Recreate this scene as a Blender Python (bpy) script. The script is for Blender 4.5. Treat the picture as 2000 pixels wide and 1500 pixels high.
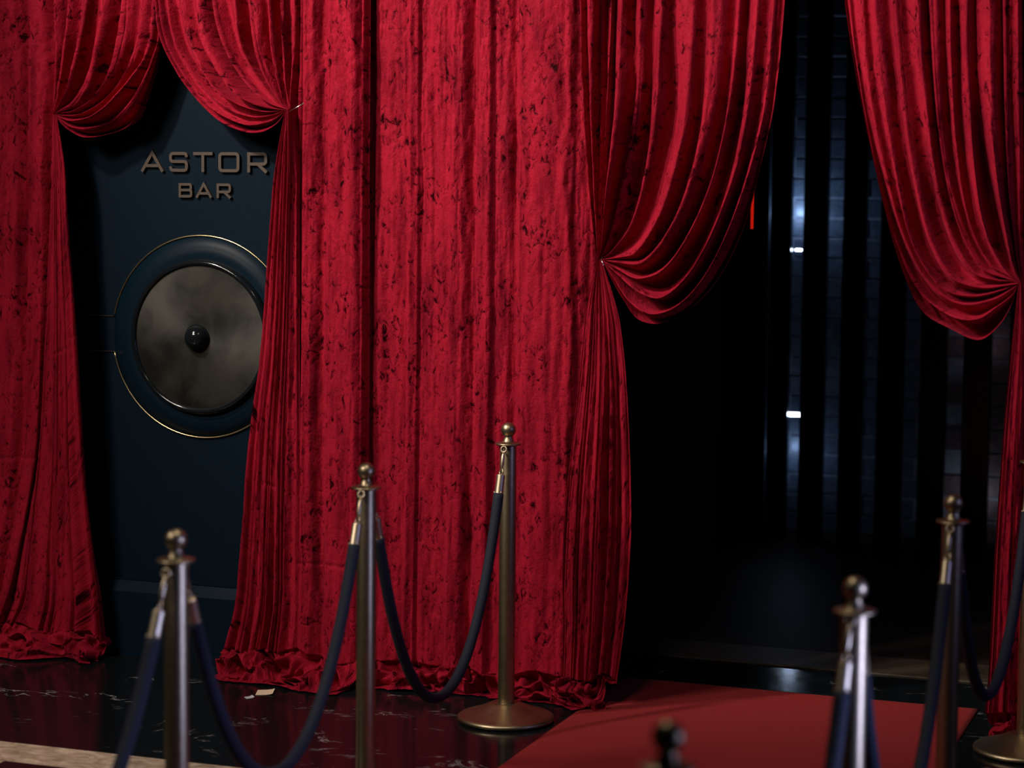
import bpy, math, random
import numpy as np
from mathutils import Matrix, Vector

for o in list(bpy.data.objects):
    bpy.data.objects.remove(o)
scene = bpy.context.scene
COL = scene.collection
random.seed(4)
RNG = np.random.default_rng(11)

# ------------------------------------------------------------------ camera
FPX = 4300.0
YAW = math.radians(20.0); ROLL = 0.009; CAM_H = 1.8
TILT = math.atan((750 - 343) / FPX)
cF = np.array([-math.sin(YAW)*math.cos(TILT), math.cos(YAW)*math.cos(TILT), -math.sin(TILT)])
r0 = np.array([math.cos(YAW), math.sin(YAW), 0.0]); u0 = np.cross(r0, cF)
cR = math.cos(ROLL)*r0 + math.sin(ROLL)*u0
cU = -math.sin(ROLL)*r0 + math.cos(ROLL)*u0
cC = np.array([0.0, 0.0, CAM_H])
cam_data = bpy.data.cameras.new('camera')
cam = bpy.data.objects.new('camera', cam_data); COL.objects.link(cam)
cam.matrix_world = Matrix(((cR[0], cU[0], -cF[0], 0.0), (cR[1], cU[1], -cF[1], 0.0),
                           (cR[2], cU[2], -cF[2], CAM_H), (0, 0, 0, 1)))
cam_data.sensor_fit = 'HORIZONTAL'; cam_data.sensor_width = 36.0
cam_data.lens = FPX / 2000.0 * 36.0
cam_data.clip_end = 60
cam_data.dof.use_dof = True
cam_data.dof.focus_distance = 7.7
cam_data.dof.aperture_fstop = 2.1
scene.camera = cam

def on_wall(x, y, Y):
    """pixel of the photograph -> (X, Z) on the plane Y = const"""
    d = cF + cR*((x-1000)/FPX) + cU*((750-y)/FPX)
    p = cC + d*(Y/d[1])
    return p[0], p[2]

# ------------------------------------------------------------------ world, lights, exposure
world = bpy.data.worlds.new('world'); scene.world = world; world.use_nodes = True
world.node_tree.nodes['Background'].inputs[0].default_value = (0.30, 0.55, 0.75, 1)
world.node_tree.nodes['Background'].inputs[1].default_value = 0.004
vs = scene.view_settings
vs.view_transform = 'Standard'; vs.look = 'None'; vs.exposure = 0.0; vs.gamma = 1.0
vs.use_curve_mapping = False

def area(name, loc, target, size, power, color, spread=180, size_y=None):
    d = bpy.data.lights.new(name, 'AREA'); d.energy = power; d.color = color
    d.size = size; d.spread = math.radians(spread)
    if size_y:
        d.shape = 'RECTANGLE'; d.size_y = size_y
    o = bpy.data.objects.new(name, d); COL.objects.link(o)
    o.location = loc
    o.rotation_euler = (Vector(target) - Vector(loc)).to_track_quat('-Z', 'Y').to_euler()
    return o
def spot(name, loc, target, angle, power, color, blend=1.0, radius=0.07):
    d = bpy.data.lights.new(name, 'SPOT'); d.energy = power; d.color = color
    d.spot_size = math.radians(angle); d.spot_blend = blend; d.shadow_soft_size = radius
    o = bpy.data.objects.new(name, d); COL.objects.link(o)
    o.location = loc
    o.rotation_euler = (Vector(target) - Vector(loc)).to_track_quat('-Z', 'Y').to_euler()
    return o
# three track spots washing the curtains from the upper left, a warm downlight over the aisle,
# cold daylight from a doorway on the right
WARM = (1.0, 0.88, 0.76)
spot('spot_light_a', (-4.75, 4.6, 4.05), (-3.05, 7.05, 2.15), 56, 670, WARM, 1.0, 0.12)
spot('spot_light_b', (-3.7, 4.6, 4.05), (-2.05, 7.05, 2.2), 48, 250, WARM, 1.0, 0.08)
spot('spot_light_c', (-2.7, 4.6, 4.05), (-0.95, 7.05, 2.5), 42, 400, WARM, 1.0, 0.08)
area('foyer_fill', (-4.9, 2.6, 4.2), (-4.0, 6.3, 0.2), 1.2, 50, (1.0, 0.87, 0.74), 80)  # added fill from out of view, lifts the curtain hems and floor
area('down_light_aisle', (-1.9, 4.6, 3.7), (-1.7, 5.2, 0.0), 0.35, 10, (1.0, 0.86, 0.68), 120)
area('side_daylight', (2.3, 4.4, 0.95), (-2.4, 4.1, 0.95), 0.45, 9, (0.45, 0.52, 1.0), 46, 1.1)
area('blue_spill', (2.4, 5.4, 2.2), (-1.8, 7.0, 0.9), 0.8, 6, (0.36, 0.38, 1.0), 110)

# ------------------------------------------------------------------ materials
def mat(name, color=(0.5, 0.5, 0.5), rough=0.5, metal=0.0, **kw):
    m = bpy.data.materials.new(name); m.use_nodes = True
    b = m.node_tree.nodes['Principled BSDF']
    b.inputs['Base Color'].default_value = (*color, 1)
    b.inputs['Roughness'].default_value = rough
    b.inputs['Metallic'].default_value = metal
    for k, v in kw.items():
        b.inputs[k].default_value = v
    return m

class NT:
    def __init__(self, m):
        self.t = m.node_tree; self.b = self.t.nodes['Principled BSDF']
    def n(self, typ, **kw):
        x = self.t.nodes.new(typ)
        for k, v in kw.items():
            setattr(x, k, v)
        return x
    def l(self, a, b):
        self.t.links.new(a, b)
    def coords(self, which='Object', scale=(1, 1, 1), rot=(0, 0, 0)):
        tc = self.n('ShaderNodeTexCoord'); mp = self.n('ShaderNodeMapping')
        mp.inputs['Scale'].default_value = scale; mp.inputs['Rotation'].default_value = rot
        self.l(tc.outputs[which], mp.inputs[0]); return mp.outputs[0]
    def noise(self, vec, scale, detail=4, rough=0.55, dist=0.0):
        x = self.n('ShaderNodeTexNoise')
        x.inputs['Scale'].default_value = scale; x.inputs['Detail'].default_value = detail
        x.inputs['Roughness'].default_value = rough; x.inputs['Distortion'].default_value = dist
        self.l(vec, x.inputs['Vector']); return x.outputs['Fac']
    def ramp(self, fac, stops):
        r = self.n('ShaderNodeValToRGB'); e = r.color_ramp.elements
        while len(e) < len(stops):
            e.new(0.5)
        for el, (p, c) in zip(e, stops):
            el.position = p; el.color = (*c, 1) if len(c) == 3 else c
        self.l(fac, r.inputs[0]); return r.outputs[0]
    def mul(self, a, b):
        x = self.n('ShaderNodeMix', data_type='RGBA', blend_type='MULTIPLY')
        x.inputs[0].default_value = 1.0
        self.l(a, x.inputs[6]); self.l(b, x.inputs[7]); return x.outputs[2]
    def bump(self, h, strength, dist, prev=None):
        x = self.n('ShaderNodeBump'); x.inputs['Strength'].default_value = strength
        x.inputs['Distance'].default_value = dist
        self.l(h, x.inputs['Height'])
        if prev is not None:
            self.l(prev, x.inputs['Normal'])
        return x.outputs[0]

def velvet_material():
    m = mat('crushed_red_velvet', (0.6, 0.012, 0.03), 0.5)
    t = NT(m)
    uv = t.coords('UV', (1, 0.7, 1))
    uvl = t.coords('UV', (1, 0.16, 1))
    uvs = t.coords('UV', (1, 1, 1))
    # crushed pile: patches lying the other way show almost black
    n1 = t.noise(uv, 42, 5, 0.66, 0.8)
    clus = t.noise(uv, 7.5, 3, 0.6, 0.5)
    mx_ = t.n('ShaderNodeMath', operation='MULTIPLY_ADD'); mx_.inputs[1].default_value = 0.42
    t.l(clus, mx_.inputs[0]); t.l(n1, mx_.inputs[2])
    spots = t.ramp(mx_.outputs[0], [(0.535, (0.03, 0.03, 0.05)), (0.58, (0.4, 0.36, 0.42)), (0.66, (1, 1, 1))])
    n2 = t.noise(uvs, 90, 3, 0.6, 0.3)
    flecks = t.ramp(n2, [(0.24, (0.3, 0.28, 0.32)), (0.36, (0.85, 0.85, 0.85)), (0.45, (1, 1, 1))])
    n3 = t.noise(uvl, 16.0, 4, 0.6)
    broad = t.ramp(n3, [(0.30, (0.42, 0.40, 0.48)), (0.48, (0.85, 0.85, 0.87)), (0.62, (1, 1, 1))])
    base = t.n('ShaderNodeRGB'); base.outputs[0].default_value = (0.32, 0.0095, 0.026, 1)
    c = t.mul(t.mul(t.mul(base.outputs[0], spots), flecks), broad)
    t.l(c, t.b.inputs['Base Color'])
    t.b.inputs['Roughness'].default_value = 0.46
    t.b.inputs['Specular IOR Level'].default_value = 0.12
    t.b.inputs['Specular Tint'].default_value = (1.0, 0.12, 0.16, 1)
    t.b.inputs['Sheen Weight'].default_value = 0.22
    t.b.inputs['Sheen Roughness'].default_value = 0.45
    t.b.inputs['Sheen Tint'].default_value = (1.0, 0.07, 0.15, 1)
    nb = t.bump(n1, 0.5, 0.012)
    nb = t.bump(n2, 0.3, 0.004, nb)
    t.l(nb, t.b.inputs['Normal'])
    return m

def marble_material(name, dark, vein, veins=True, rough=0.1):
    m = mat(name, dark, rough); t = NT(m)
    v = t.coords('Object', (1, 1.6, 1), (0, 0, 0.35))
    nz = t.noise(v, 2.2, 8, 0.62, 1.2)
    if veins:
        d = t.n('ShaderNodeMath', operation='SUBTRACT'); d.inputs[1].default_value = 0.5; t.l(nz, d.inputs[0])
        a = t.n('ShaderNodeMath', operation='ABSOLUTE'); t.l(d.outputs[0], a.inputs[0])
        line = t.ramp(a.outputs[0], [(0.0, (1, 1, 1)), (0.006, (0.35, 0.35, 0.35)), (0.014, (0, 0, 0))])
        msk = t.ramp(t.noise(v, 3.4, 3, 0.6), [(0.55, (0, 0, 0)), (0.70, (1, 1, 1))])
        f = t.mul(line, msk)
        mix = t.n('ShaderNodeMix', data_type='RGBA')
        t.l(f, mix.inputs[0]); mix.inputs[6].default_value = (*dark, 1); mix.inputs[7].default_value = (*vein, 1)
        t.l(mix.outputs[2], t.b.inputs['Base Color'])
    else:
        c = t.ramp(t.noise(v, 9, 7, 0.65, 1.6), [(0.3, dark), (0.5, tuple((a+b)/2 for a, b in zip(dark, vein))), (0.7, vein)])
        t.l(c, t.b.inputs['Base Color'])
    t.b.inputs['Specular IOR Level'].default_value = 0.2
    rr = t.ramp(t.noise(v, 14, 3), [(0.3, (rough*0.7,)*3), (0.7, (rough*1.4,)*3)])
    t.l(rr, t.b.inputs['Roughness'])
    return m

def rough_material(name, color, rough, scale, var=0.3, bump=0.1, bdist=0.002, metal=0.0, which='Object', **kw):
    m = mat(name, color, rough, metal, **kw); t = NT(m)
    v = t.coords(which)
    n = t.noise(v, scale, 5, 0.6)
    lo = tuple(c*(1-var) for c in color); hi = tuple(min(1, c*(1+var)) for c in color)
    t.l(t.ramp(n, [(0.3, lo), (0.7, hi)]), t.b.inputs['Base Color'])
    if bump:
        t.l(t.bump(n, bump, bdist), t.b.inputs['Normal'])
    return m

def emit(name, color, strength):
    m = mat(name, (0, 0, 0), 0.5); b = m.node_tree.nodes['Principled BSDF']
    b.inputs['Emission Color'].default_value = (*color, 1); b.inputs['Emission Strength'].default_value = strength
    return m

M = dict(
    velvet=velvet_material(),
    marble=marble_material('black_marble', (0.006, 0.008, 0.010), (0.55, 0.55, 0.58), rough=0.14),
    band=marble_material('beige_marble', (0.22, 0.16, 0.11), (0.70, 0.58, 0.45), False, 0.25),
    inset=rough_material('dark_floor_inset', (0.008, 0.007, 0.008), 0.35, 30),
    carpet=rough_material('red_carpet', (0.27, 0.007, 0.009), 0.95, 400, 0.35, 0.5, 0.003),
    navy=rough_material('navy_panel', (0.0020, 0.0085, 0.0175), 0.55, 120, 0.12, 0.05, 0.001, **{'Specular IOR Level': 0.08}),
    navy_ring=rough_material('navy_ring', (0.0022, 0.0095, 0.019), 0.45, 90, 0.12, 0.0, **{'Specular IOR Level': 0.11}),
    black=rough_material('black_wall', (0.012, 0.026, 0.030), 0.6, 40, 0.2, 0.05),
    fin=mat('black_gloss_fin', (0.004, 0.006, 0.008), 0.22),
    wood=rough_material('threshold_wood', (0.055, 0.038, 0.025), 0.5, 40, 0.3, 0.1),
    dfloor=rough_material('vestibule_floor', (0.022, 0.016, 0.015), 0.5, 25, 0.3, 0.03, **{'Specular IOR Level': 0.06}),
    brass=rough_material('aged_brass', (0.36, 0.29, 0.19), 0.40, 60, 0.12, 0.02, 0.001, 1.0),
    brass_lt=rough_material('pale_brass', (0.55, 0.46, 0.33), 0.42, 60, 0.1, 0.02, 0.001, 1.0),
    gold=mat('gold_inlay', (0.72, 0.55, 0.30), 0.28, 1.0),
    bronze=rough_material('bronze_letters', (0.070, 0.050, 0.040), 0.5, 80, 0.1, 0.0, metal=0.2),
    steel=mat('steel_pin', (0.75, 0.72, 0.7), 0.25, 1.0),
    rope=rough_material('navy_velvet_rope', (0.0035, 0.008, 0.023), 0.8, 300, 0.35, 0.4, 0.002),
    blackgloss=mat('black_lacquer', (0.006, 0.008, 0.010), 0.12),
    mortar=rough_material('mortar', (0.30, 0.32, 0.35), 0.7, 60, 0.2, 0.2),
    brick_b=rough_material('blue_grey_brick', (0.10, 0.12, 0.15), 0.35, 25, 0.4, 0.3, 0.004),
    brick_r=rough_material('dull_red_brick', (0.16, 0.10, 0.10), 0.6, 25, 0.4, 0.3, 0.004),
    paper=mat('cream_paper', (0.75, 0.62, 0.45), 0.8),
    scrap=mat('grey_paper', (0.5, 0.5, 0.52), 0.8),
    led_blue=emit('led_cold_white', (0.55, 0.72, 1.0), 40.0),
    led_red=emit('led_red', (1.0, 0.018, 0.006), 0.45),
)
def disc_material():
    m = mat('brushed_bronze_disc', (0.17, 0.155, 0.125), 0.55, 0.5); t = NT(m)
    v = t.coords('Object')
    n = t.noise(v, 5.5, 4, 0.55, 0.4)
    t.l(t.ramp(n, [(0.38, (0.014, 0.0135, 0.013)), (0.58, (0.045, 0.043, 0.036))]), t.b.inputs['Base Color'])
    t.b.inputs['Anisotropic'].default_value = 0.6
    return m
M['disc'] = disc_material()

# ------------------------------------------------------------------ mesh helpers
def link(name, me, material, parent=None, smooth=False):
    o = bpy.data.objects.new(name, me); COL.objects.link(o)
    if material is not None and not me.materials:
        me.materials.append(material)
    if smooth:
        me.polygons.foreach_set('use_smooth', [True]*len(me.polygons))
    if parent is not None:
        o.parent = parent
    return o

def mesh(name, verts, faces):
    me = bpy.data.meshes.new(name)
    me.from_pydata([tuple(map(float, v)) for v in verts], [], faces); me.update()
    return me

def box_data(x0, x1, y0, y1, z0, z1, b=0.0):
    """box, with chamfered edges when b > 0"""
    if b <= 0:
        v = [(x, y, z) for z in (z0, z1) for y in (y0, y1) for x in (x0, x1)]
        f = [(0, 2, 3, 1), (4, 5, 7, 6), (0, 1, 5, 4), (2, 6, 7, 3), (0, 4, 6, 2), (1, 3, 7, 5)]
        return v, f
    import bmesh
    bm = bmesh.new(); v, f = box_data(x0, x1, y0, y1, z0, z1)
    vv = [bm.verts.new(p) for p in v]
    for q in f:
        bm.faces.new([vv[i] for i in q])
    bmesh.ops.bevel(bm, geom=bm.edges[:], offset=b, segments=1, affect='EDGES')
    bm.verts.index_update()
    v = [tuple(p.co) for p in bm.verts]; f = [tuple(p.index for p in q.verts) for q in bm.faces]
    bm.free(); return v, f

def box(name, x0, x1, y0, y1, z0, z1, material, parent=None, b=0.0):
    v, f = box_data(x0, x1, y0, y1, z0, z1, b)
    return link(name, mesh(name, v, f), material, parent)

def lathe_data(profile, n=40):
    v, f = [], []
    for r, z in profile:
        for i in range(n):
            a = 2*math.pi*i/n; v.append((r*math.cos(a), r*math.sin(a), z))
    for j in range(len(profile)-1):
        for i in range(n):
            k = (i+1) % n
            f.append((j*n+i, j*n+k, (j+1)*n+k, (j+1)*n+i))
    return v, f

def lathe(name, profile, material, parent=None, n=40, smooth=True):
    v, f = lathe_data(profile, n)
    return link(name, mesh(name, v, f), material, parent, smooth)

def tube_data(pts, rad, n=12, closed=False):
    P = np.array(pts, float); N = len(P)
    R = np.full(N, rad) if np.isscalar(rad) else np.array(rad, float)
    if closed:
        T = np.roll(P, -1, 0) - np.roll(P, 1, 0)
    else:
        T = np.gradient(P, axis=0)
    T /= np.linalg.norm(T, axis=1)[:, None] + 1e-12
    a = np.array([0, 0, 1.0]) if abs(T[0][2]) < 0.9 else np.array([1.0, 0, 0])
    nrm = np.cross(T[0], a); nrm /= np.linalg.norm(nrm)
    v, f = [], []
    for i in range(N):
        nrm = nrm - T[i]*(nrm @ T[i]); nrm /= np.linalg.norm(nrm)
        bn = np.cross(T[i], nrm)
        for k in range(n):
            t = 2*math.pi*k/n
            v.append(tuple(P[i] + R[i]*(math.cos(t)*nrm + math.sin(t)*bn)))
    M_ = N if closed else N-1
    for i in range(M_):
        j = (i+1) % N
        for k in range(n):
            l = (k+1) % n
            f.append((i*n+k, i*n+l, j*n+l, j*n+k))
    if not closed:
        f.append(tuple(range(n))[::-1]); f.append(tuple((N-1)*n+k for k in range(n)))
    return v, f

def tube(name, pts, rad, material, parent=None, n=12, closed=False):
    v, f = tube_data(pts, rad, n, closed)
    return link(name, mesh(name, v, f), material, parent, True)

def ring_pts(c, r, ax1, ax2, n=28):
    c, a, b = np.array(c), np.array(ax1), np.array(ax2)
    return [c + r*(math.cos(2*math.pi*i/n)*a + math.sin(2*math.pi*i/n)*b) for i in range(n)]

def thing(name, label, cat, loc=(0, 0, 0), group=None):
    o = bpy.data.objects.new(name, None); COL.objects.link(o)
    o.empty_display_size = 0.1
    o.location = loc; tag(o, label, cat, group); return o

def tag(o, label, cat, group=None):
    o['label'] = label; o['category'] = cat
    if group:
        o['group'] = group
    return o

def structure(o, label=None):
    o['kind'] = 'structure'
    if label:
        o['label'] = label
    return o

# numpy value noise ------------------------------------------------------
def vnoise(x, y, seed=0):
    x = np.asarray(x, float); y = np.asarray(y, float)
    xi = np.floor(x).astype(np.int64); yi = np.floor(y).astype(np.int64)
    xf = x-xi; yf = y-yi
    def h(a, b):
        n = (a*374761393 + b*668265263 + seed*974711) & 0xffffffff
        n = ((n ^ (n >> 13))*1274126177) & 0xffffffff
        n = n ^ (n >> 16)
        return (n & 0xffff)/65535.0*2-1
    u = xf*xf*xf*(xf*(xf*6-15)+10); v = yf*yf*yf*(yf*(yf*6-15)+10)
    return ((h(xi, yi)*(1-u)+h(xi+1, yi)*u)*(1-v) + (h(xi, yi+1)*(1-u)+h(xi+1, yi+1)*u)*v)
def fbm(x, y, o=3, seed=0):
    s = 0; a = 1.0
    for i in range(o):
        s = s + a*vnoise(x*2**i, y*2**i, seed+i*7); a *= 0.5
    return s

# ------------------------------------------------------------------ the setting
WALL_Y = 7.17            # wall behind the curtains
CUR_Y = 7.04             # plane the curtains hang in
OPEN_L, OPEN_R = -2.40, -0.86
BACK_Y = 10.7

structure(box('floor', -9, 4, 5.882, WALL_Y + 0.8, -0.05, 0.0, M['marble']), 'black polished marble floor with thin white veins')
band = structure(box('trim_1', -9, 4, 5.684, 5.880, -0.05, 0.0, M['band']), 'beige mottled marble border band set in the floor')
box('band_return', -3.95, -3.712, 0.5, 5.682, -0.05, 0.0, M['band'], band)
structure(box('floor_2', -3.710, 4, -3, 5.682, -0.05, 0.0, M['inset']), 'dark floor field in front of the beige band')
structure(box('floor_3', -9, -3.952, -3, 5.682, -0.05, 0.0, M['marble']), 'black marble floor left of the beige band')
# wall left of the doorway and right of it, lintel above
wb = structure(box('wall_back', -9, OPEN_L, WALL_Y, WALL_Y + 0.20, 0, 4.4, M['navy']), 'dark navy wall panel behind the curtains')
structure(box('wall_right', OPEN_R, 4, WALL_Y, WALL_Y + 0.20, 0, 4.4, M['black']), 'dark wall right of the doorway')
structure(box('wall_lintel', OPEN_L, OPEN_R, WALL_Y, WALL_Y + 0.20, 2.9, 4.4, M['black']), 'dark wall above the doorway')
structure(box('ceiling', -9, 4, -3, WALL_Y + 0.2, 4.4, 4.45, M['black']), 'dark ceiling')
# plinth along the navy wall: sloping top edge and a thin bright bead
z0 = 0.285
pv = [(-9, WALL_Y, 0), (-9, 7.125, 0), (-9, 7.115, 0.245), (-9, 7.150, z0), (-9, WALL_Y, z0)]
pv = pv + [(OPEN_L, y, z) for _, y, z in pv]
pf = [(0, 1, 2, 3, 4), (9, 8, 7, 6, 5)] + [(i, i+5, (i+1) % 5 + 5, (i+1) % 5) for i in range(5)]
pl = structure(link('baseboard_back', mesh('baseboard_back', pv, pf), M['navy_ring']), 'navy plinth along the foot of the navy wall')
box('bead', -9, OPEN_L, 7.144, 7.150, z0, z0 + 0.004, M['navy'], pl)

# vestibule behind the doorway
vf = structure(box('floor_4', -3.4, 0.2, 8.17, 11.4, -0.05, 0.001, M['dfloor']), 'dark glossy floor of the vestibule')
structure(box('trim_2', -2.6, -0.6, 7.875, 8.165, -0.05, 0.006, M['wood'], b=0.003), 'brown wooden threshold strip across the doorway')
vl = structure(box('wall_left', OPEN_L - 0.06, OPEN_L, WALL_Y + 0.2, 9.2, 0, 3.2, M['black']), 'black side wall of the vestibule with a thin brass inlay')
inl = [(OPEN_L + 0.001, 7.5, 0.180)] + [(OPEN_L + 0.001, 8.53 + 0.03*math.sin(a), 0.21 - 0.03*math.cos(a)) for a in np.linspace(0, math.pi/2, 6)] + [(OPEN_L + 0.001, 8.56, 1.16)]
tube('brass_inlay', inl, 0.0018, M['bronze'], vl, 6)
structure(box('wall_vestibule_left', -3.4, -3.34, 9.2, 11.4, 0, 3.2, M['black']), 'dark far left wall of the vestibule')
structure(box('wall_vestibule_step', -3.4, OPEN_L - 0.06, 9.2, 9.26, 0, 3.2, M['black']), 'dark return wall of the vestibule')
structure(box('wall_vestibule_right', OPEN_R, OPEN_R + 0.06, WALL_Y + 0.2, 11.4, 0, 3.2, M['black']), 'dark right side wall of the vestibule')
structure(box('ceiling_2', -3.4, OPEN_R + 0.06, WALL_Y + 0.2, 11.4, 3.2, 3.25, M['black']), 'dark ceiling of the vestibule')
structure(box('wall_rear', -3.4, OPEN_R, 11.35, 11.4, 0, 3.2, M['black']), 'black rear wall of the vestibule')

# black vertical fins in front of brickwork
gaps = [(-2.550, -2.541), (-2.436, -2.376), (-2.255, -2.178), (-2.064, -1.993), (-1.864, -1.785), (-1.656, -1.577), (-1.445, -1.360)]
edges = [-3.33] + [e for g in gaps for e in g] + [OPEN_R - 0.02]
screen = thing('fin_screen', 'screen of tall black glossy vertical fins at the back of the doorway', 'screen', (-2.0, BACK_Y, 0.001))
for i in range(0, len(edges), 2):
    a, b = edges[i], edges[i+1]
    v, f = box_data(a + 2.0, b + 2.0, 0.0, 0.05, 0.0, 3.15, 0.003)
    link('fin', mesh('fin', v, f), M['fin'], screen)

def brick_wall(name, x0, x1, y, z0, z1, course, length, m_brick, seed, label):
    rnd = random.Random(seed)
    w = structure(box(name, x0, x1, y + 0.012, y + 0.10, z0, z1, M['mortar']), label)
    v, f = box_data(-(length-0.010)/2, (length-0.010)/2, 0, 0.03, 0, course-0.010, 0.003)
    me = mesh('brick', v, f); me.materials.append(m_brick)
    row = 0; z = z0 + 0.005
    while z + course < z1 + 0.02:
        off = (row % 2)*length/2
        x = x0 - length/2 + off
        while x < x1 + length/2:
            cx = x
            if x0 + 0.3*length < cx < x1 - 0.3*length:
                o = link('brick', me, None, w)
                o.location = (cx, y + rnd.uniform(-0.003, 0.003), z)
            x += length
        z += course; row += 1
    return w
brick_wall('wall_brick', -2.75, -1.75, 10.98, 0.0, 3.1, 0.100, 0.26, M['brick_b'], 3, 'blue grey brickwork seen through the gaps of the fin screen')
brick_wall('wall_brick_pier', -1.74, -0.88, 10.93, 0.0, 3.1, 0.115, 0.26, M['brick_r'], 5, 'dull reddish brickwork seen through the right gaps of the fin screen')

# light bars, added fill lamps and red tube in the vestibule
def led(name, x, y, z, w, h, material, label):
    t = thing(name, label, 'light', (x, y, z))
    v, f = box_data(-w/2-0.006, w/2+0.006, 0.0, 0.03, -h/2-0.004, h/2+0.004, 0.002)
    link('housing', mesh('housing', v, f), M['blackgloss'], t)
    v, f = box_data(-0.006, 0.006, 0.03, 0.19, -0.004, 0.004)
    link('bracket', mesh('bracket', v, f), M['blackgloss'], t)
    v, f = box_data(-w/2, w/2, -0.012, 0.002, -h/2, h/2, 0.002)
    link('diffuser', mesh('diffuser', v, f), material, t)
    return t
led('led_light', -2.407, 10.79, 0.622, 0.075, 0.016, M['led_blue'], 'lower small cold white light bar between the black fins')
led('led_light', -2.415, 10.79, 1.445, 0.030, 0.009, M['led_blue'], 'upper small cold white light bar between the black fins')
def fill_lamp(x, y, z, power, color):  # unseen lamp added behind the fins to brighten the brickwork
    v, f = lathe_data([(0.012, 0.0), (0.014, 0.01), (0.014, 0.03), (0.001, 0.03)], 16)
    b = link('fill_lamp', mesh('fill_lamp', v, f), M['blackgloss'], screen); b.location = (x + 2.0, y - BACK_Y, z - 0.045)
    d = bpy.data.lights.new('fill_lamp_light', 'POINT'); d.energy = power; d.color = color; d.shadow_soft_size = 0.012
    o = bpy.data.objects.new('fill_lamp_light', d); COL.objects.link(o); o.location = (x, y, z)
BLUE = (0.38, 0.58, 1.0)
fill_lamp(-2.485, 10.82, 1.62, 2.2, BLUE)
fill_lamp(-2.485, 10.82, 0.42, 0.7, BLUE)
fill_lamp(-1.510, 10.79, 0.25, 0.22, (0.65, 0.78, 1.0))
fill_lamp(-1.510, 10.79, 1.00, 0.07, (0.8, 0.75, 0.95))
x_, z_a = on_wall(1470.5, 345, 8.6); _, z_b = on_wall(1470.5, 450, 8.6)
tl = thing('tube_light', 'thin red glowing tube hanging beside the swagged curtain', 'light', (x_, 8.6, z_b))
tube('tube', [(0, 0, 0.006), (0, 0, z_a - z_b + 0.3)], 0.0058, M['led_red'], tl, 10)
tube('end_cap', [(0, 0, 0), (0, 0, 0.006)], 0.0065, M['blackgloss'], tl, 10)
tube('cord', [(0, 0, z_a - z_b + 0.3), (0, 0, 3.2 - z_b)], 0.002, M['blackgloss'], tl, 6)

# ------------------------------------------------------------------ wall sign
def ribbon(pts, w, depth, closed=False):
    """flat stroke with mitred joints in the XZ plane, extruded towards -Y"""
    P = np.array(pts, float); N = len(P); L, Rr = [], []
    for i in range(N):
        if closed:
            a, b = P[i]-P[i-1], P[(i+1) % N]-P[i]
        else:
            a = P[i]-P[i-1] if i > 0 else P[1]-P[0]
            b = P[i+1]-P[i] if i < N-1 else P[-1]-P[-2]
        a = a/np.linalg.norm(a); b = b/np.linalg.norm(b)
        na = np.array([-a[1], a[0]]); nb = np.array([-b[1], b[0]])
        m_ = na+nb; m_ /= np.linalg.norm(m_); k = 1/max(0.35, m_ @ na)
        L.append(P[i]+m_*k*w/2); Rr.append(P[i]-m_*k*w/2)
    v = [(p[0], -depth, p[1]) for p in L] + [(p[0], -depth, p[1]) for p in Rr] + [(p[0], 0, p[1]) for p in L] + [(p[0], 0, p[1]) for p in Rr]
    f = []
    for i in range(N if closed else N-1):
        j = (i+1) % N
        f += [(i, j, N+j, N+i), (2*N+i, 3*N+i, 3*N+j, 2*N+j), (i, 2*N+i, 2*N+j, j), (N+i, N+j, 3*N+j, 3*N+i)]
    if not closed:
        f += [(0, N, 3*N, 2*N), (N-1, 3*N-1, 4*N-1, 2*N-1)]
    return v, f

def round_path(pts, r, closed=False, seg=4):
    P = [np.array(p, float) for p in pts]; out = []
    N = len(P)
    for i in range(N):
        if not closed and i in (0, N-1):
            out.append(P[i]); continue
        a, b, c = P[i-1], P[i], P[(i+1) % N]
        d1 = (a-b)/np.linalg.norm(a-b); d2 = (c-b)/np.linalg.norm(c-b)
        p1, p2 = b+d1*r, b+d2*r
        for k in range(seg+1):
            t = k/seg
            out.append((1-t)**2*p1 + 2*t*(1-t)*b + t*t*p2)
    return out

def letter(ch, x0, x1, zb, zt, s, parent):
    h = s/2; w, H = x1-x0, zt-zb
    l, r, b, t, m_ = h, w-h, h, H-h, H*0.52
    rr = s*1.05
    if ch == 'A':
        strokes = [([(h*0.55, 0), (w/2, t+h*0.4), (w-h*0.55, 0)], False), ([(w*0.2, H*0.30), (w*0.8, H*0.30)], False)]
    elif ch == 'S':
        strokes = [(round_path([(r, H*0.74), (r, t), (l, t), (l, m_), (r, m_), (r, b), (l, b), (l, H*0.27)], rr), False)]
    elif ch == 'T':
        strokes = [([(0, t), (w, t)], False), ([(w/2, t), (w/2, 0)], False)]
    elif ch == 'O':
        strokes = [(round_path([(l, b), (r, b), (r, t), (l, t)], rr, True), True)]
    elif ch == 'R':
        strokes = [([(l, 0), (l, H)], False), (round_path([(0, t), (r, t), (r, H*0.42), (0, H*0.42)], rr), False), ([(w*0.52, H*0.42), (w-h*0.5, 0)], False)]
    elif ch == 'B':
        strokes = [([(l, 0), (l, H)], False), (round_path([(0, t), (r-h*0.3, t), (r-h*0.3, m_), (0, m_)], rr*0.8), False), (round_path([(0, m_), (r, m_), (r, b), (0, b)], rr*0.8), False)]
    V, Fc = [], []
    for i, (p, c) in enumerate(strokes):
        v, f = ribbon(p, s, 0.011 + 0.0003*i, c)
        k = len(V); V += v; Fc += [tuple(q+k for q in x) for x in f]
    o = link('letter', mesh('letter_'+ch, V, Fc), M['bronze'], parent)
    o.location = (x0, 0, zb)
    o['label'] = 'bronze letter ' + ch
    return o
PY = WALL_Y - 0.001
def xz(x, y):
    return on_wall(x, y, PY - 0.012)
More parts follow.
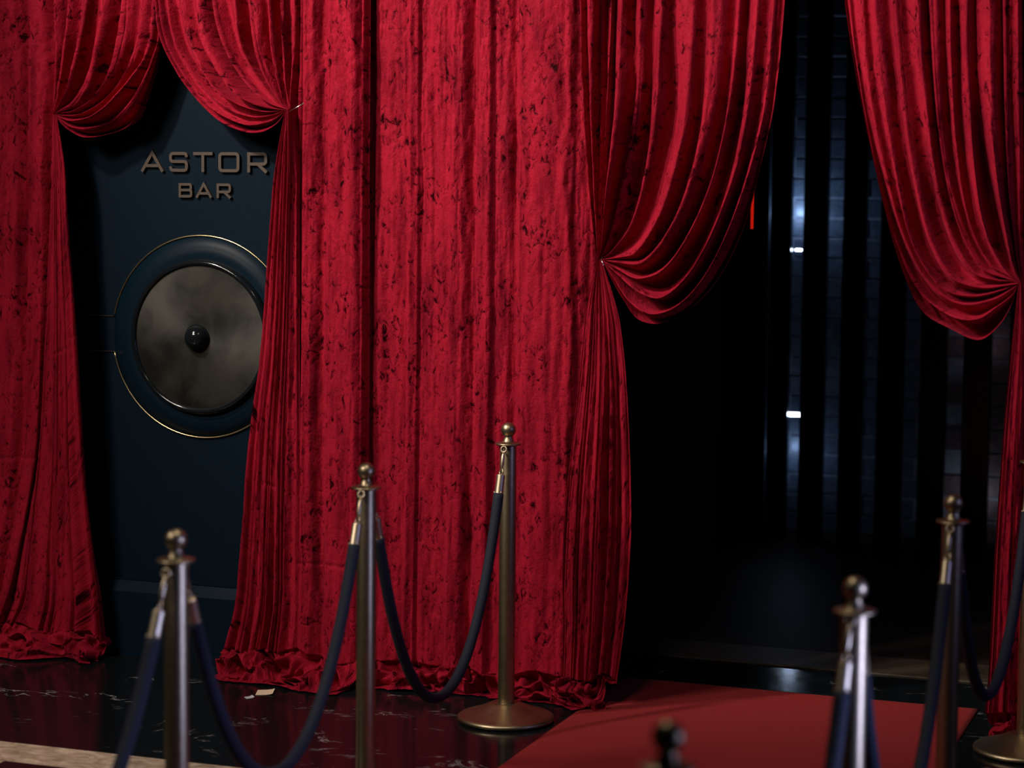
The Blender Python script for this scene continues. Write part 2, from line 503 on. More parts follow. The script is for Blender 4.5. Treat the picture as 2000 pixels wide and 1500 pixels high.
sx, sz = xz(400, 336)
sign = thing('wall_sign', 'bronze raised letters reading ASTOR BAR on the navy wall', 'sign', (sx, PY, sz))
zt = xz(398, 297.0)[1] - sz; zb = xz(398, 336.0)[1] - sz
for ch, a, b in [('A', 275, 318.5), ('S', 330, 366.5), ('T', 377, 414.8), ('O', 426, 467.2), ('R', 482.6, 521.6)]:
    letter(ch, xz(a, 316)[0]-sx, xz(b, 316)[0]-sx, zb, zt, 0.0112, sign)
zt = xz(400, 358.0)[1] - sz; zb = xz(400, 386.3)[1] - sz
for ch, a, b in [('B', 348.6, 375.2), ('A', 382, 413), ('R', 422.7, 450.8)]:
    letter(ch, xz(a, 372)[0]-sx, xz(b, 372)[0]-sx, zb, zt, 0.0092, sign)

# ------------------------------------------------------------------ round medallion
mx, mz = on_wall(396, 658, WALL_Y)
med = thing('wall_medallion', 'round bronze disc with black domed knob in a gold-lined ring on navy wall', 'medallion', (mx, WALL_Y, mz))
def yl(name, prof, material, parent=med, n=96):
    o = lathe(name, prof, material, parent, n); o.rotation_euler = (math.pi/2, 0, 0); return o
yl('ring_panel', [(0.367, 0.0), (0.367, 0.004), (0.330, 0.006), (0.322, 0.010), (0.300, 0.011), (0.26, 0.006)], M['navy_ring'])
# gold line: a circle broken on the left where two straight lines run off
R_ = 0.3705; a0 = math.asin(0.066/R_)
arc = [(-R_*math.cos(t), -0.006, R_*math.sin(t)) for t in np.linspace(a0, 2*math.pi-a0, 120)]
tube('gold_line', arc, 0.0030, M['gold'], med, 8)
for s in (1, -1):
    tube('straight_line', [(-R_*math.cos(a0), -0.004, s*0.066), (-0.75, -0.004, s*0.066)], 0.0016, M['bronze'], med, 6)
yl('rim', [(0.283, 0.0), (0.285, 0.02), (0.278, 0.034), (0.268, 0.036), (0.262, 0.028), (0.262, 0.01)], M['blackgloss'])
yl('disc', [(0.263, 0.024)] + [(0.263*(1-i/14), 0.024 + 0.016*(1-(1-i/14)**2)) for i in range(1, 14)] + [(0.0005, 0.040)], M['disc'])
kn = yl('knob', [(0.047, 0.036), (0.049, 0.048)] + [(0.045*math.cos(t), 0.048 + 0.040*math.sin(t)) for t in np.linspace(0, math.pi/2 - 0.01, 14)], M['blackgloss'], n=48)
# ------------------------------------------------------------------ curtains
def resample(pts, n):
    """Catmull-Rom through the points, n samples evenly spaced"""
    P = np.array(pts, float)
    if len(P) == 2:
        t = np.linspace(0, 1, n)[:, None]; return P[0]*(1-t)+P[1]*t
    E_ = np.vstack([2*P[0]-P[1], P, 2*P[-1]-P[-2]])
    out = []
    for i in range(1, len(E_)-2):
        p0, p1, p2, p3 = E_[i-1:i+3]
        d = np.linalg.norm(p2-p1)
        m1 = (p2-p0)/(np.linalg.norm(p2-p1)+np.linalg.norm(p1-p0)+1e-9)*d
        m2 = (p3-p1)/(np.linalg.norm(p3-p2)+np.linalg.norm(p2-p1)+1e-9)*d
        t = np.linspace(0, 1, 24, endpoint=False)[:, None]
        out.append((2*t**3-3*t**2+1)*p1 + (t**3-2*t**2+t)*m1 + (-2*t**3+3*t**2)*p2 + (t**3-t**2)*m2)
    D = np.vstack(out + [P[-1][None]])
    s = np.r_[0, np.cumsum(np.linalg.norm(np.diff(D, axis=0), axis=1))]
    q = np.linspace(0, s[-1], n)
    return np.stack([np.interp(q, s, D[:, k]) for k in range(P.shape[1])], 1)

N1, N2, NP, NS = 230, 300, 46, 14
HEM_Z = 0.085

def curtain(name, label, keys, seed, pool=0.15, fwd=0.0, group=None, ytop=2.75, seams=()):
    """keys: list of dict(up=[px...], dn=[px...], a=fold slope to the next key, h=height, bulge, dt=depth at tie)"""
    K = len(keys); up, dn = [], []
    for k in keys:
        p = [on_wall(x, y, CUR_Y - k.get('dt', 0)*0.5) for x, y in k['up']]
        p = [(p[0][0] + (p[0][0]-p[1][0])/(p[0][1]-p[1][1]+1e-9)*(ytop-p[0][1])*0.6, ytop)] + p
        up.append(resample(p, N1))
        q = [on_wall(x, y, CUR_Y - k.get('dt', 0)*0.5) for x, y in k['dn']]
        q[0] = p[-1]
        xh = on_wall(k['dn'][-1][0], k['dn'][-1][1], CUR_Y)[0]
        q[-1] = (xh, HEM_Z + 0.035*float(vnoise(np.array([xh*14.0]), np.array([0.5]), seed+90)[0]))
        dn.append(resample(q, N2+1)[1:])
    P = np.stack([np.vstack([a, b]) for a, b in zip(up, dn)], 0)      # K, rows, (X,Z)
    rows = N1+N2
    v1 = np.r_[np.linspace(0, 1, N1), np.zeros(N2)]                    # upper section 0..1
    v2 = np.r_[np.zeros(N1), np.linspace(0, 1, N2)]
    upmask = np.r_[np.ones(N1), np.zeros(N2)]
    W = np.linalg.norm(np.diff(P, axis=0), axis=2)                     # K-1, rows
    H = np.array([k.get('h', 0.0) for k in keys]); A = np.array([k.get('a', 0.3) for k in keys]); AT = np.array([k.get('at', k.get('a', 0.3)) for k in keys])
    DT = np.array([k.get('dt', 0.0) for k in keys]); BU = np.array([k.get('bulge', 0.0) for k in keys])
    upm = np.clip(1-(np.arange(rows)-N1)/40.0, 0, 1)
    ext = np.concatenate([2*P[:1]-P[1:2], P, 2*P[-1:]-P[-2:-1]], 0)
    ucum = np.r_[0, np.cumsum(W[:, 0])]
    Us, Xs, Zs, Ds = [], [], [], []
    rr = np.arange(rows)
    for k in range(K-1):
        p0, p1, p2, p3 = ext[k:k+4]
        ss = np.linspace(0, 1, NS, endpoint=(k == K-2))
        for s in ss:
            m1, m2 = (p2-p0)/2, (p3-p1)/2
            # keep tangents from overshooting where neighbouring spacing differs a lot
            lim = np.linalg.norm(p2-p1, axis=1)[:, None]
            for m in (m1, m2):
                ln = np.linalg.norm(m, axis=1)[:, None]+1e-9
                m *= np.minimum(1.0, 1.3*lim/ln)
            q = (2*s**3-3*s**2+1)*p1 + (s**3-2*s**2+s)*m1 + (-2*s**3+3*s**2)*p2 + (s**3-s**2)*m2
            ph = s + 0.10*math.sin(math.pi*s)*vnoise(np.full(rows, k*3.7), rr/70.0, seed)
            ph = np.clip(ph, 0, 1)**keys[k].get('asym', 1.0)
            c = np.cos(np.pi*ph)
            lowr = np.where(upmask > 0, np.clip((v1-0.35)/0.45, 0, 1), 0.0)*keys[k].get('sw', 0)*keys[k+1].get('sw', 0)
            g = (c*c+0.02)**(0.5+0.5*lowr) - 0.5
            amp = (A[k]*upm*(1+0.9*lowr) + AT[k]*(1-upm))*np.minimum(W[k], 0.16)*(0.85+0.5*vnoise(np.full(rows, k*1.9), rr/90.0, seed+3))
            sm = s*s*(3-2*s)
            hh = H[k]*(1-sm)+H[k+1]*sm
            un = (keys[k].get('un', 0)*(1-s)+keys[k+1].get('un', 0)*s)*lowr*np.clip((1-v1)/0.22, 0, 1)
            dt = DT[k]*(1-s)+DT[k+1]*s; bu = BU[k]*(1-s)+BU[k+1]*s
            tie = np.where(upmask > 0, v1**2.2, 0.65*(1-v2**3) + 0.35*(1-v2)**1.4)
            fold_fade = np.where(upmask > 0, 1.0, 1.0)
            u = ucum[k]*(1-s)+ucum[k+1]*s
            d = hh*fold_fade*(1+0.25*vnoise(np.full(rows, u*9), rr/120.0, seed+9)) + amp*g - un + dt*tie + bu*np.sin(np.pi*v1)*upmask
            wl = np.minimum(1.0, W[k]/0.035)
            d = d + wl*(0.0065*fbm(np.full(rows, u*34), rr/60.0, 3, seed+21) + 0.0022*fbm(np.full(rows, u*60), rr/9.0, 2, seed+31))
            Us.append(u); Xs.append(q[:, 0]); Zs.append(q[:, 1]); Ds.append(d)
    X = np.array(Xs); Z = np.array(Zs); D = np.array(Ds); U = np.array(Us)
    nc = len(U)
    for sx0, sx1, sz0, sz1 in seams:          # stitched joins across the cloth
        zs = sz0 + (sz1-sz0)*(X-sx0)/(sx1-sx0)
        D = D - 0.006*np.exp(-((Z-zs)/0.005)**2)*((X > sx0) & (X < sx1))
    # cloth lying crumpled on the floor
    t = np.linspace(0, 1, NP+1)[1:][None, :]
    Ux = X[:, -1:]
    base_d = D[:, -1:]
    z_h = Z[:, -1:]
    Lp = pool*(0.9+0.6*vnoise(Ux*7.0, np.zeros_like(Ux), seed+40))
    cr = 1-2.2*np.abs(fbm(Ux*6 + t*1.3, t*2.3 + Ux*2, 2, seed+50))
    cr2 = 1-2.2*np.abs(fbm(Ux*15 - t*2.6, t*3.6 + Ux*9, 2, seed+60))
    env = np.sin(np.pi*np.clip(t*0.97, 0, 1))**0.8
    dp = base_d*(1-t)**0.8 + Lp*t**1.6 + 0.045*env*cr2*np.minimum(1, t*2) - 0.03*np.sin(np.pi*np.clip(t*2.2, 0, 1))
    zp = z_h*(1-t)**1.25 + env*(0.040*np.clip(cr, -0.6, 1)*np.minimum(1, t*2.5) + 0.016*cr2) + 0.004
    zp = np.maximum(zp, 0.003 + 0.002*t)
    xp = Ux + 0.05*env*fbm(Ux*6+5, t*2.4, 2, seed+70) + 0.02*t*vnoise(Ux*11, t*2, seed+80)
    # blend the last rows above the pool
    X = np.hstack([X, xp]); Z = np.hstack([Z, zp]); D = np.hstack([D, dp])
    nr = X.shape[1]
    D = D + fwd
    # never push cloth through the wall
    D = np.maximum(D, -(WALL_Y - CUR_Y) + 0.015)
    V = np.stack([X, CUR_Y - D, Z], 2).reshape(-1, 3)
    seg = np.sqrt(np.diff(X, axis=1)**2 + np.diff(Z, axis=1)**2)
    arc_ = np.hstack([np.zeros((nc, 1)), np.cumsum(seg, axis=1)])
    UV = np.stack([np.repeat(U[:, None]*1.25 + seed*3.1, nr, 1), -arc_ + seed*1.7], 2).reshape(-1, 2)
    idx = np.arange(nc*nr).reshape(nc, nr)
    Q = np.stack([idx[:-1, :-1], idx[:-1, 1:], idx[1:, 1:], idx[1:, :-1]], 2).reshape(-1, 4)
    me = bpy.data.meshes.new(name)
    me.vertices.add(len(V)); me.vertices.foreach_set('co', V.astype(np.float32).ravel())
    me.loops.add(Q.size); me.loops.foreach_set('vertex_index', Q.astype(np.int32).ravel())
    me.polygons.add(len(Q)); me.polygons.foreach_set('loop_start', np.arange(0, Q.size, 4, dtype=np.int32))
    me.polygons.foreach_set('use_smooth', np.ones(len(Q), bool))
    uvl = me.uv_layers.new(name='UVMap'); uvl.data.foreach_set('uv', UV[Q.ravel()].astype(np.float32).ravel())
    me.update(calc_edges=True); me.validate()
    me.materials.append(M['velvet'])
    xm = float(X[:, 0].mean())
    me.transform(Matrix.Translation((-xm, -CUR_Y, 0)))
    root = thing(name, label, 'curtain', (xm, CUR_Y, 0), group)
    link('cloth', me, None, root)
    # sleeve with the rod above the frame
    x0, x1 = float(X[:, 0].min()) - xm, float(X[:, 0].max()) - xm
    return root

def K_(up, dn, **kw):
    return dict(up=up, dn=dn, **kw)

def lerp_poly(A, B, f):
    """polyline between two polylines sampled by fraction"""
    a = resample(A, 12); b = resample(B, 12)
    return [tuple(p) for p in a*(1-f)+b*f]

TAIL_A = [0.55, 0.12, 0.5, 0.7, 0.2, 0.6, 0.25, 0.75, 0.15, 0.5, 0.65, 0.3, 0.5]
SWAG_A = [1.0, 0.6, 1.25, 0.8, 0.5, 1.1, 0.75, 1.35, 0.7, 0.95, 0.55, 1.15, 0.9]
ASYM = [1.0, 0.65, 1.5, 0.85, 1.25, 0.7, 1.1]
def swag(T, threads, tailL, tailR, fr, **kw):
    """threads: upper pixel paths without the tie; fr: fraction across the tail of every thread"""
    out = []
    n = len(threads)
    outer_last = len(threads[-1]) > len(threads[0])
    UN = [0.085, 0.055, 0.030, 0.012]
    for i, (th, f) in enumerate(zip(threads, fr)):
        j = n-1-i if outer_last else i
        off = (f-0.5)
        tp = (T[0] + 9*off, T[1] + 2*abs(off))
        dn = lerp_poly(tailL, tailR, f); dn[0] = tp
        k = dict(up=th + [tp], dn=dn, sw=1.0, un=UN[j] if j < 4 else 0.0, a=SWAG_A[(i*5+n) % 13], asym=ASYM[(i*3+n) % 7], at=1.8*TAIL_A[i % 13], dt=kw.get('dt', 0.055)*kw.get('taper', [1]*n)[i], bulge=kw.get('bulge', 0.004)*kw.get('taper', [1]*n)[i])
        out.append(k)
    return out

def px_seam(x0, y0, x1, y1):
    a, b = on_wall(x0, y0, CUR_Y-0.02), on_wall(x1, y1, CUR_Y-0.02)
    return a[0], b[0], a[1], b[1]

# --- tied curtain at the far left
keysL = []
for x, h in [(-400, 0.01), (-362, -0.02), (-330, 0.014), (-285, -0.018), (-240, 0.012), (-205, -0.02), (-160, 0.014), (-110, 0.004), (-60, -0.02), (-10, -0.015), (6, 0.012), (32, 0.016), (52, -0.022), (60, 0.012), (84, 0.014)]:
    f = max(0.0, (x+110)/194.0)
    keysL.append(K_([(x, 0), (x, 222)], [(x, 222), (x-2, 600), (x-8*f, 850), (x-30*f, 1000), (x-62*f, 1150), (x-85*f, 1265)], a=0.0, h=h))
keysL.append(K_([(104, 0), (106, 100), (100, 222)], [(100, 222), (92, 600), (72, 850), (46, 1000), (20, 1140), (2, 1265)], a=0.0, h=-0.03))
thL = [
    [(113, 0), (114, 110)],
    [(140, 0), (131, 120), (120, 190)],
    [(172, 0), (161, 100), (146, 170), (126, 205)],
    [(207, 0), (196, 100), (181, 160), (150, 205), (127, 216)],
    [(247, 0), (240, 80), (225, 140), (190, 192), (150, 217), (126, 221)],
    [(280, 0), (270, 80), (252, 135), (213, 190), (165, 223), (130, 226)],
    [(300, 0), (294, 75), (279, 120), (238, 182), (188, 226), (150, 236), (126, 230)],
    [(310, 0), (309, 70), (290, 130), (262, 192), (225, 232), (185, 250), (150, 250), (128, 236)],
    [(313, 0), (311, 76), (296, 135), (272, 200), (250, 240), (205, 261), (165, 268), (138, 254), (121, 234)],
]
keysL += swag((114, 222), thL, [(108, 228), (98, 500), (80, 850), (56, 1050), (34, 1200), (22, 1270)],
              [(122, 232), (133, 300), (141, 450), (152, 620), (162, 820), (173, 1000), (190, 1150), (205, 1270)],
              [0, .06, .30, .38, .44, .62, .70, .92, 1.0], taper=[.3, .7, 1, 1, 1, 1, 1, 1, 1])
curtain('curtain', 'red crushed velvet curtain at the far left, tied back beside the round disc', keysL, 1, 0.13, group='red velvet curtains',
        seams=[px_seam(-20, 893, 74, 897), px_seam(106, 693, 139, 679), px_seam(141, 660, 160, 656)])

# --- tied curtain right of the sign
thM = [
    [(303, 0), (313, 74), (342, 142), (377, 192), (422, 236), (470, 257), (515, 258), (545, 245), (563, 228)],
    [(312, 0), (325, 80), (355, 142), (392, 190), (432, 224), (485, 243), (535, 237), (560, 224)],
    [(332, 0), (346, 80), (376, 138), (412, 184), (455, 215), (505, 229), (548, 223)],
    [(362, 0), (376, 80), (404, 135), (440, 180), (485, 208), (530, 219)],
    [(394, 0), (410, 80), (436, 130), (472, 178), (512, 205), (550, 214)],
    [(428, 0), (446, 70), (472, 128), (503, 170), (540, 202)],
    [(466, 0), (480, 80), (502, 130), (527, 168), (552, 198)],
    [(500, 0), (512, 80), (525, 130), (543, 172), (561, 203)],
    [(534, 0), (541, 80), (547, 130), (557, 172), (567, 205)],
    [(560, 0), (563, 100), (568, 180)],
    [(580, 0), (580, 110), (577, 180)],
]
keysM = swag((573, 215), thM, [(556, 240), (549, 330), (536, 480), (516, 700), (497, 830), (480, 1000), (466, 1150), (446, 1275)],
             [(590, 224), (590, 330), (592, 500), (592, 700), (592, 900), (592, 1100), (590, 1275)],
             [0, .16, .22, .36, .42, .47, .62, .66, .72, .93, 1.0], taper=[1, 1, 1, 1, 1, 1, 1, 1, .8, .5, .2])
for x, h in [(593, -0.010), (603, 0.014), (616, 0.012), (637, -0.018), (650, 0.004), (676, 0.012), (700, 0.022), (713, 0.0), (722, -0.034)]:
    keysM.append(K_([(x, 0), (x-1, 215)], [(x-1, 215), (x-4, 600), (x-6, 900), (x-9, 1275)], a=0.0, h=h))
curtain('curtain', 'bright red crushed velvet curtain tied back just right of the bronze letters', keysM, 2, 0.13, 0.02, group='red velvet curtains',
        seams=[px_seam(583, 1099, 692, 1109), px_seam(520, 940, 548, 950)])

# --- plain middle curtain
keysC = []
for x, h in [(704, -0.030), (716, -0.034), (728, -0.028), (758, -0.022), (788, -0.022), (798, 0.004), (810, -0.006), (818, -0.022), (838, -0.018), (866, -0.014),
             (884, 0.014), (900, 0.008), (921, -0.026), (934, 0.006), (953, 0.012), (966, -0.012), (986, -0.012), (1002, -0.030), (1014, 0.002), (1058, 0.012),
             (1105, 0.008), (1128, -0.020), (1150, -0.03), (1166, -0.05)]:
    keysC.append(K_([(x+2, 0), (x+1, 300)], [(x+1, 300), (x-1, 600), (x-5, 900), (x-9-0.02*(x-700), 1275)], a=0.0, h=h))
curtain('curtain', 'plain untied red velvet curtain hanging straight behind the middle stanchion', keysC, 3, 0.15, -0.01, group='red velvet curtains')

# --- tied curtain left of the doorway
thD = [
    [(1131, 0), (1139, 180), (1152, 350), (1164, 460)],
    [(1152, 0), (1156, 200), (1163, 380), (1170, 470)],
    [(1177, 0), (1176, 250), (1173, 420)],
    [(1194, 0), (1190, 200), (1181, 400)],
    [(1214, 0), (1211, 150), (1204, 300), (1190, 430), (1180, 488)],
    [(1256, 0), (1249, 200), (1235, 330), (1210, 440), (1187, 490)],
    [(1292, 0), (1285, 200), (1269, 330), (1240, 440), (1201, 492)],
    [(1350, 0), (1343, 200), (1323, 330), (1290, 430), (1246, 492), (1205, 503)],
    [(1398, 0), (1384, 200), (1356, 350), (1316, 450), (1262, 510), (1215, 511)],
    [(1444, 0), (1428, 200), (1396, 350), (1352, 460), (1305, 525), (1255, 545), (1207, 523)],
    [(1484, 0), (1468, 200), (1438, 340), (1396, 460), (1350, 540), (1300, 580), (1256, 568), (1212, 534)],
    [(1514, 0), (1497, 200), (1466, 335), (1424, 460), (1380, 545), (1330, 598), (1280, 614), (1238, 590), (1202, 540)],
    [(1531, 0), (1511, 200), (1480, 330), (1457, 420), (1427, 492), (1392, 552), (1345, 602), (1290, 632), (1246, 624), (1216, 582), (1192, 534)],
]
keysD = swag((1176, 506), thD, [(1158, 530), (1146, 640), (1132, 770), (1118, 880), (1106, 1000), (1098, 1150), (1098, 1300)],
             [(1192, 540), (1213, 620), (1228, 760), (1235, 1000), (1226, 1150), (1206, 1310)],
             [0, .05, .16, .20, .27, .42, .48, .54, .70, .74, .78, .92, 1.0])
curtain('curtain', 'red crushed velvet curtain tied back on the left side of the dark doorway', keysD, 4, 0.13, group='red velvet curtains')

# --- tied curtain right of the doorway
thR = [
    [(1643, 0), (1666, 150), (1695, 300), (1726, 430), (1764, 545), (1800, 612), (1852, 643), (1912, 664), (1950, 636), (1972, 598)],
    [(1652, 0), (1676, 180), (1704, 320), (1742, 460), (1792, 565), (1850, 612), (1905, 622), (1946, 598), (1975, 575)],
    [(1674, 0), (1694, 190), (1724, 340), (1762, 470), (1815, 560), (1872, 596), (1930, 590), (1968, 570)],
    [(1702, 0), (1722, 200), (1748, 350), (1782, 480), (1836, 562), (1892, 580), (1945, 570)],
    [(1748, 0), (1765, 200), (1787, 350), (1818, 470), (1862, 545), (1915, 563), (1960, 559)],
    [(1788, 0), (1804, 200), (1826, 350), (1856, 460), (1900, 533), (1942, 548), (1975, 550)],
    [(1816, 0), (1828, 200), (1850, 360), (1880, 460), (1918, 525), (1958, 543)],
    [(1850, 0), (1857, 200), (1873, 350), (1896, 450), (1932, 517), (1966, 540)],
    [(1886, 0), (1891, 200), (1910, 380), (1932, 470), (1962, 527)],
    [(1928, 0), (1934, 200), (1950, 350), (1966, 450), (1981, 530)],
    [(1960, 0), (1966, 300), (1980, 480)],
    [(1984, 0), (1987, 300), (1989, 480)],
]
keysR = swag((1990, 554), thR, [(1981, 585), (1970, 700), (1960, 800), (1948, 950), (1938, 1100), (1930, 1250), (1920, 1395)],
             [(2000, 590), (2006, 700), (2004, 900), (1998, 1100), (1994, 1250), (1990, 1395)],
             [0, .10, .13, .16, .20, .50, .53, .56, .60, .64, .97, 1.0], taper=[1]*9 + [.8, .5, .2], dt=0.03)
for x, h in [(2004, -0.02), (2020, 0.012), (2045, -0.015), (2075, 0.015), (2110, -0.01), (2150, 0.014), (2190, -0.018), (2235, 0.012), (2280, -0.01)]:
    keysR.append(K_([(x, 0), (x-1, 554)], [(x-1, 554), (x-6, 900), (x-14, 1395)], a=0.0, h=h))
curtain('curtain', 'red crushed velvet curtain tied back on the right side of the dark doorway', keysR, 5, 0.015, -0.055, group='red velvet curtains')

# curtain rod above the frame carries them
rod = thing('curtain_rod', 'dark curtain rod above the curtains', 'rod', (-2.5, CUR_Y, 2.77))
tube('pole', [(-3.2, 0, 0), (3.0, 0, 0)], 0.016, M['blackgloss'], rod, 12)
for x in (-3.0, -0.2, 2.8):
    tube('bracket', [(x, 0, 0), (x, WALL_Y - CUR_Y, 0)], 0.01, M['blackgloss'], rod, 8)

# the pins that hold the ties
for (px, py), ang, ln, lab in [((558, 223), 0.42, 0.085, 'thin bright pin sticking out of the curtain knot right of the letters'),
                               ((1174, 502), -1.0, 0.03, 'small bright pin in the curtain knot left of the doorway')]:
    x, z = on_wall(px, py, CUR_Y - 0.075)
    p = thing('curtain_pin', lab, 'pin', (x, CUR_Y - 0.075, z))
    dx, dz = math.cos(ang)*ln, math.sin(ang)*ln
    tube('shaft', [(0, 0.02, 0), (dx*0.3, -0.012, dz*0.3), (dx, -0.024, dz)], 0.0017, M['steel'], p, 8)
    tube('head', [(dx, -0.022, dz), (dx*1.03, -0.026, dz*1.03)], 0.002, M['steel'], p, 8)

# ------------------------------------------------------------------ red carpet
def carpet():
    x0, x1, y0, y1 = -2.277, -1.02, 0.8, 7.478
    nx, ny = 60, 260
    xs = np.linspace(x0, x1, nx); ys = np.linspace(y0, y1, ny)
    X, Y = np.meshgrid(xs, ys)
    e = np.minimum(np.minimum(X-x0, x1-X), np.minimum(Y-y0, y1-Y))
    Z = 0.007 + 0.0012*fbm(X*3, Y*3, 3, 5) - 0.004*np.exp(-(e/0.006)**2)
    Xo = X + 0.004*vnoise(Y*1.4, X*0, 8)*np.sign(X-(x0+x1)/2)
    top = np.stack([Xo, Y, Z], 2).reshape(-1, 3)
    bot = top.copy(); bot[:, 2] = 0.0005
    idx = np.arange(nx*ny).reshape(ny, nx)
    f = [(int(idx[j, i]), int(idx[j, i+1]), int(idx[j+1, i+1]), int(idx[j+1, i])) for j in range(ny-1) for i in range(nx-1)]
    ring = list(idx[0, :]) + list(idx[1:, -1]) + list(idx[-1, -2::-1]) + list(idx[-2:0:-1, 0])
    n = nx*ny
    f += [(int(a), int(a)+n, int(b)+n, int(b)) for a, b in zip(ring, ring[1:]+ring[:1])]
    o = link('carpet', mesh('carpet', np.vstack([top, bot]), f), M['carpet'], None, True)
    tag(o, 'long red carpet running between the stanchions to the doorway', 'carpet')
carpet()

# ------------------------------------------------------------------ stanchions
def make_stanchion(label):
    s = thing('stanchion', label, 'stanchion', (0, 0, 0), 'brass rope stanchions')
    lathe('base', [(0.001, 0.001), (0.155, 0.001), (0.160, 0.004), (0.1615, 0.009), (0.160, 0.014), (0.154, 0.0185), (0.147, 0.0205), (0.12, 0.029), (0.09, 0.0405),
                   (0.066, 0.0515), (0.052, 0.0585), (0.046, 0.0605), (0.036, 0.0610), (0.034, 0.0585), (0.028, 0.0585)], M['brass'], s, 64)
    lathe('pole', [(0.0270, 0.056), (0.0275, 0.058), (0.0275, 0.917), (0.0268, 0.919), (0.001, 0.919)], M['brass'], s, 40)
    c = lathe('collar', [(0.001, 0.9195), (0.040, 0.9195), (0.0425, 0.9205), (0.0432, 0.923), (0.0425, 0.9255), (0.040, 0.9265), (0.022, 0.929), (0.0175, 0.934), (0.0165, 0.940), (0.0135, 0.944), (0.0135, 0.948)], M['brass'], s, 40)
    lathe('finial', [(0.0120, 0.943)] + [(0.0247*math.cos(t), 0.9695 + 0.0247*math.sin(t)) for t in np.linspace(-1.05, math.pi/2-0.01, 18)], M['brass'], s, 36)
    return s
def copy_tree(o, parent=None):
    c = o.copy(); COL.objects.link(c)
    if parent is not None:
        c.parent = parent
    for ch in list(o.children):
        copy_tree(ch, c)
    return c
ST = {}
spots = [
    ('C', (-2.462, 6.735), 'brass stanchion nearest the curtains left of the red carpet, its dome base showing'),
    ('B', (-2.478, 5.620), 'brass stanchion second from the curtains, in the row left of the carpet'),
    ('A', (-2.376, 4.332), 'brass stanchion in front of the navy wall, leftmost in the photo'),
    ('F', (-0.866, 3.064), 'brass stanchion nearest the camera, only its ball top in the bottom edge'),
    ('E', (-0.852, 4.391), 'brass stanchion with a bright white streak down its pole, right of the carpet'),
    ('D', (-0.849, 5.659), 'dim brass stanchion right of the carpet in front of the dark doorway'),
    ('G', (-0.800, 6.965), 'brass stanchion at the right edge, only its base and rope end showing'),
    ('Z', (-2.420, 3.15), 'brass stanchion outside the left edge, holding the leftmost rope'),
]
proto = None
for key, (x, y), lab in spots:
    if proto is None:
        s = proto = make_stanchion(lab)
    else:
        s = copy_tree(proto); s['label'] = lab
    s.location = (x, y, 0.0105 if key in 'AF' else 0.001); s.rotation_euler.z = 0.3*len(ST)
    ST[key] = (x, y)

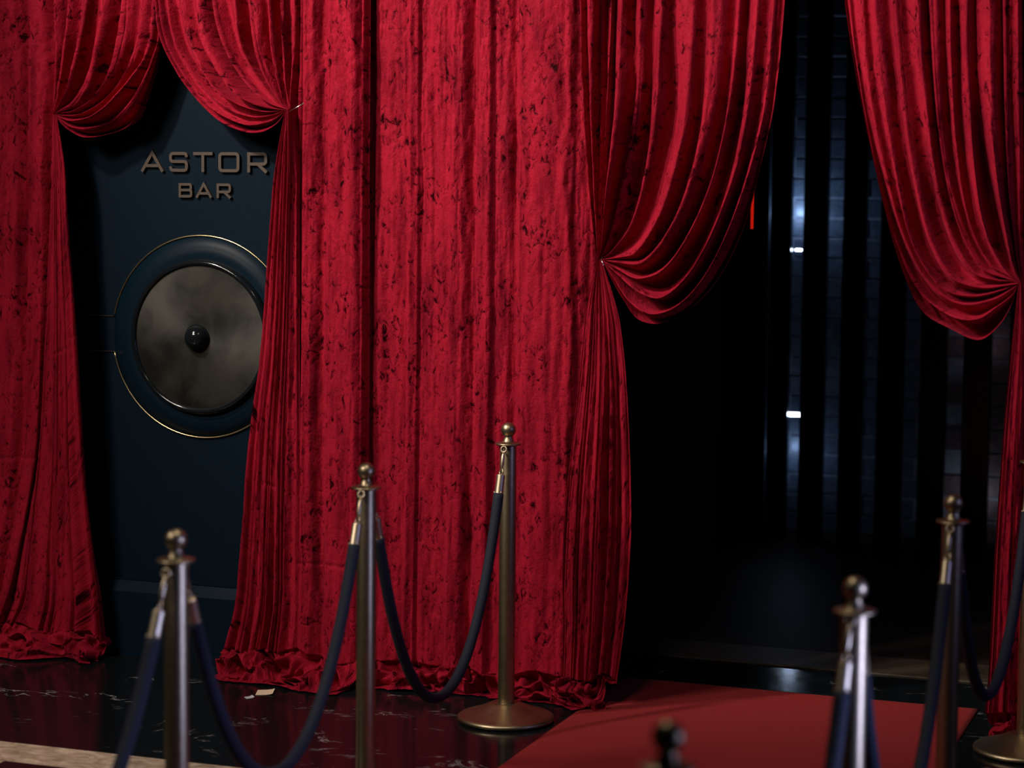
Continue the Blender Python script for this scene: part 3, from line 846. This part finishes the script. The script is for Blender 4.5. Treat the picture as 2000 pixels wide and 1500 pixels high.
def make_rope(a, b, zlow, label):
    A_, B_ = np.array([*ST[a], 0.0]), np.array([*ST[b], 0.0])
    dirv = (B_-A_)/np.linalg.norm(B_-A_)
    z0 = 0.923
    p0, p1 = A_ + dirv*0.0385, B_ - dirv*0.0385
    L = np.linalg.norm(p1-p0); sag = z0-zlow
    lo, hi = 0.01, 5.0
    for _ in range(80):
        c = (lo+hi)/2
        if c*(math.cosh(L/2/c)-1) > sag:
            lo = c
        else:
            hi = c
    t = np.linspace(-L/2, L/2, 1200)
    q = p0[None, :] + dirv[None, :]*(t+L/2)[:, None]
    q[:, 2] = zlow + c*(np.cosh(t/c)-1)
    s = np.r_[0, np.cumsum(np.linalg.norm(np.diff(q, axis=0), axis=1))]
    tot = s[-1]
    def at(d):
        return np.array([np.interp(d, s, q[:, k]) for k in range(3)])
    org = (p0+p1)/2; org[2] = 0
    r = thing('barrier_rope', label, 'rope', tuple(org), 'navy velvet barrier ropes')
    n = 90
    ds = np.linspace(0.160, tot-0.160, n)
    rad = 0.0165*(1+0.03*np.array([vnoise(np.array([d*25.0]), np.array([0.0]), 3)[0] for d in ds]))
    tube('velvet_rope', [at(d)-org for d in ds], rad, M['rope'], r, 20)
    side = np.cross(dirv, np.array([0, 0, 1.0]))
    for sgn in (0, 1):
        g = (lambda d: at(d)-org) if sgn == 0 else (lambda d: at(tot-d)-org)
        ax = g(0.165)-g(0.095); ax /= np.linalg.norm(ax)
        nrm = np.cross(ax, side)
        f0, f1 = g(0.098), g(0.098)+ax*0.072
        fp = [(-0.003, .006), (-0.0005, .011), (0, .0128), (0.001, .0138), (0.002, .0140), (0.004, .0140), (0.058, .0143), (0.0605, .0143), (0.0615, .0143),
              (0.0622, .0152), (0.0635, .0153), (0.0700, .0153), (0.0712, .0152), (0.072, .0140)]
        fe = tube('ferrule', [f0 + ax*t_ for t_, _ in fp], [r_ for _, r_ in fp], M['brass_lt'], r, 24)
        for ang in (0.6, 2.7, 4.8):
            rv = math.cos(ang)*side + math.sin(ang)*nrm
            c0 = f1 - ax*0.013
            tube('rivet', [c0+rv*0.012, c0+rv*0.0158, c0+rv*0.0172], [0.0034, 0.0034, 0.0016], M['brass_lt'], fe, 8)
        # ring on the ferrule, snap hook, eye through the collar
        rc = f0 - ax*0.010
        tube('ring', ring_pts(rc, 0.0105, ax, side*0.75+nrm*0.66), 0.0026, M['brass_lt'], r, 8, True)
        top = g(0.0)
        ha = rc - ax*0.008; hx = (top-ha); hl = np.linalg.norm(hx); hx /= hl
        tube('snap_hook', [ha, ha+hx*hl*0.12, ha+hx*hl*0.2, ha+hx*hl*0.55, ha+hx*hl*0.62, ha+hx*hl*0.72],
             [0.003, 0.004, 0.0062, 0.0062, 0.004, 0.003], M['brass_lt'], r, 10)
        hk = tube('hook_loop', ring_pts(ha+hx*hl*0.84, 0.0095, hx, side), 0.0026, M['brass_lt'], r, 8, True)
    return r
make_rope('B', 'C', 0.205, 'dark navy velvet rope hanging in front of the plain middle red curtain')
make_rope('A', 'B', 0.285, 'navy velvet rope drooping low over the black marble floor right of the leftmost stanchion')
make_rope('Z', 'A', 0.30, 'blurred navy velvet rope running down to the lower left of the leftmost stanchion')
make_rope('F', 'E', 0.30, 'blue velvet rope left of the white-streaked stanchion')
make_rope('E', 'D', 0.30, 'blue velvet rope between the white-streaked stanchion and the dim one behind it')
make_rope('D', 'G', 0.335, 'dark navy velvet rope in front of the curtain at the right edge')

# ------------------------------------------------------------------ paper scraps
def scrap(px, py, w, l, rot, material, label):
    d = cF + cR*((px-1000)/FPX) + cU*((750-py)/FPX); p = cC + d*(-CAM_H/d[2])
    n = 6; V, Fc = [], []
    for k, zz in enumerate((0.0012, 0.002)):
        for j in range(n):
            for i in range(n):
                x = (i/(n-1)-0.5)*w; y = (j/(n-1)-0.5)*l
                V.append((x + 0.15*y, y, zz + 0.006*max(0, (i/(n-1)-0.6))**2*4))
    for j in range(n-1):
        for i in range(n-1):
            a = j*n+i
            Fc.append((n*n+a, n*n+a+1, n*n+a+n+1, n*n+a+n)); Fc.append((a, a+n, a+n+1, a+1))
    ring = [i for i in range(n)] + [j*n+n-1 for j in range(1, n)] + [(n-1)*n+i for i in range(n-2, -1, -1)] + [j*n for j in range(n-2, 0, -1)]
    for a, b in zip(ring, ring[1:]+ring[:1]):
        Fc.append((a, b, b+n*n, a+n*n))
    o = link('paper_scrap', mesh('paper_scrap', V, Fc), material)
    o.location = (p[0], p[1], 0.0); o.rotation_euler.z = rot
    tag(o, label, 'paper')
scrap(518, 1353, 0.06, 0.075, 0.5, M['paper'], 'cream paper scrap half under the curtain hem')
scrap(487, 1363, 0.030, 0.030, 0.9, M['scrap'], 'small grey paper flake on the marble left of the cream scrap')
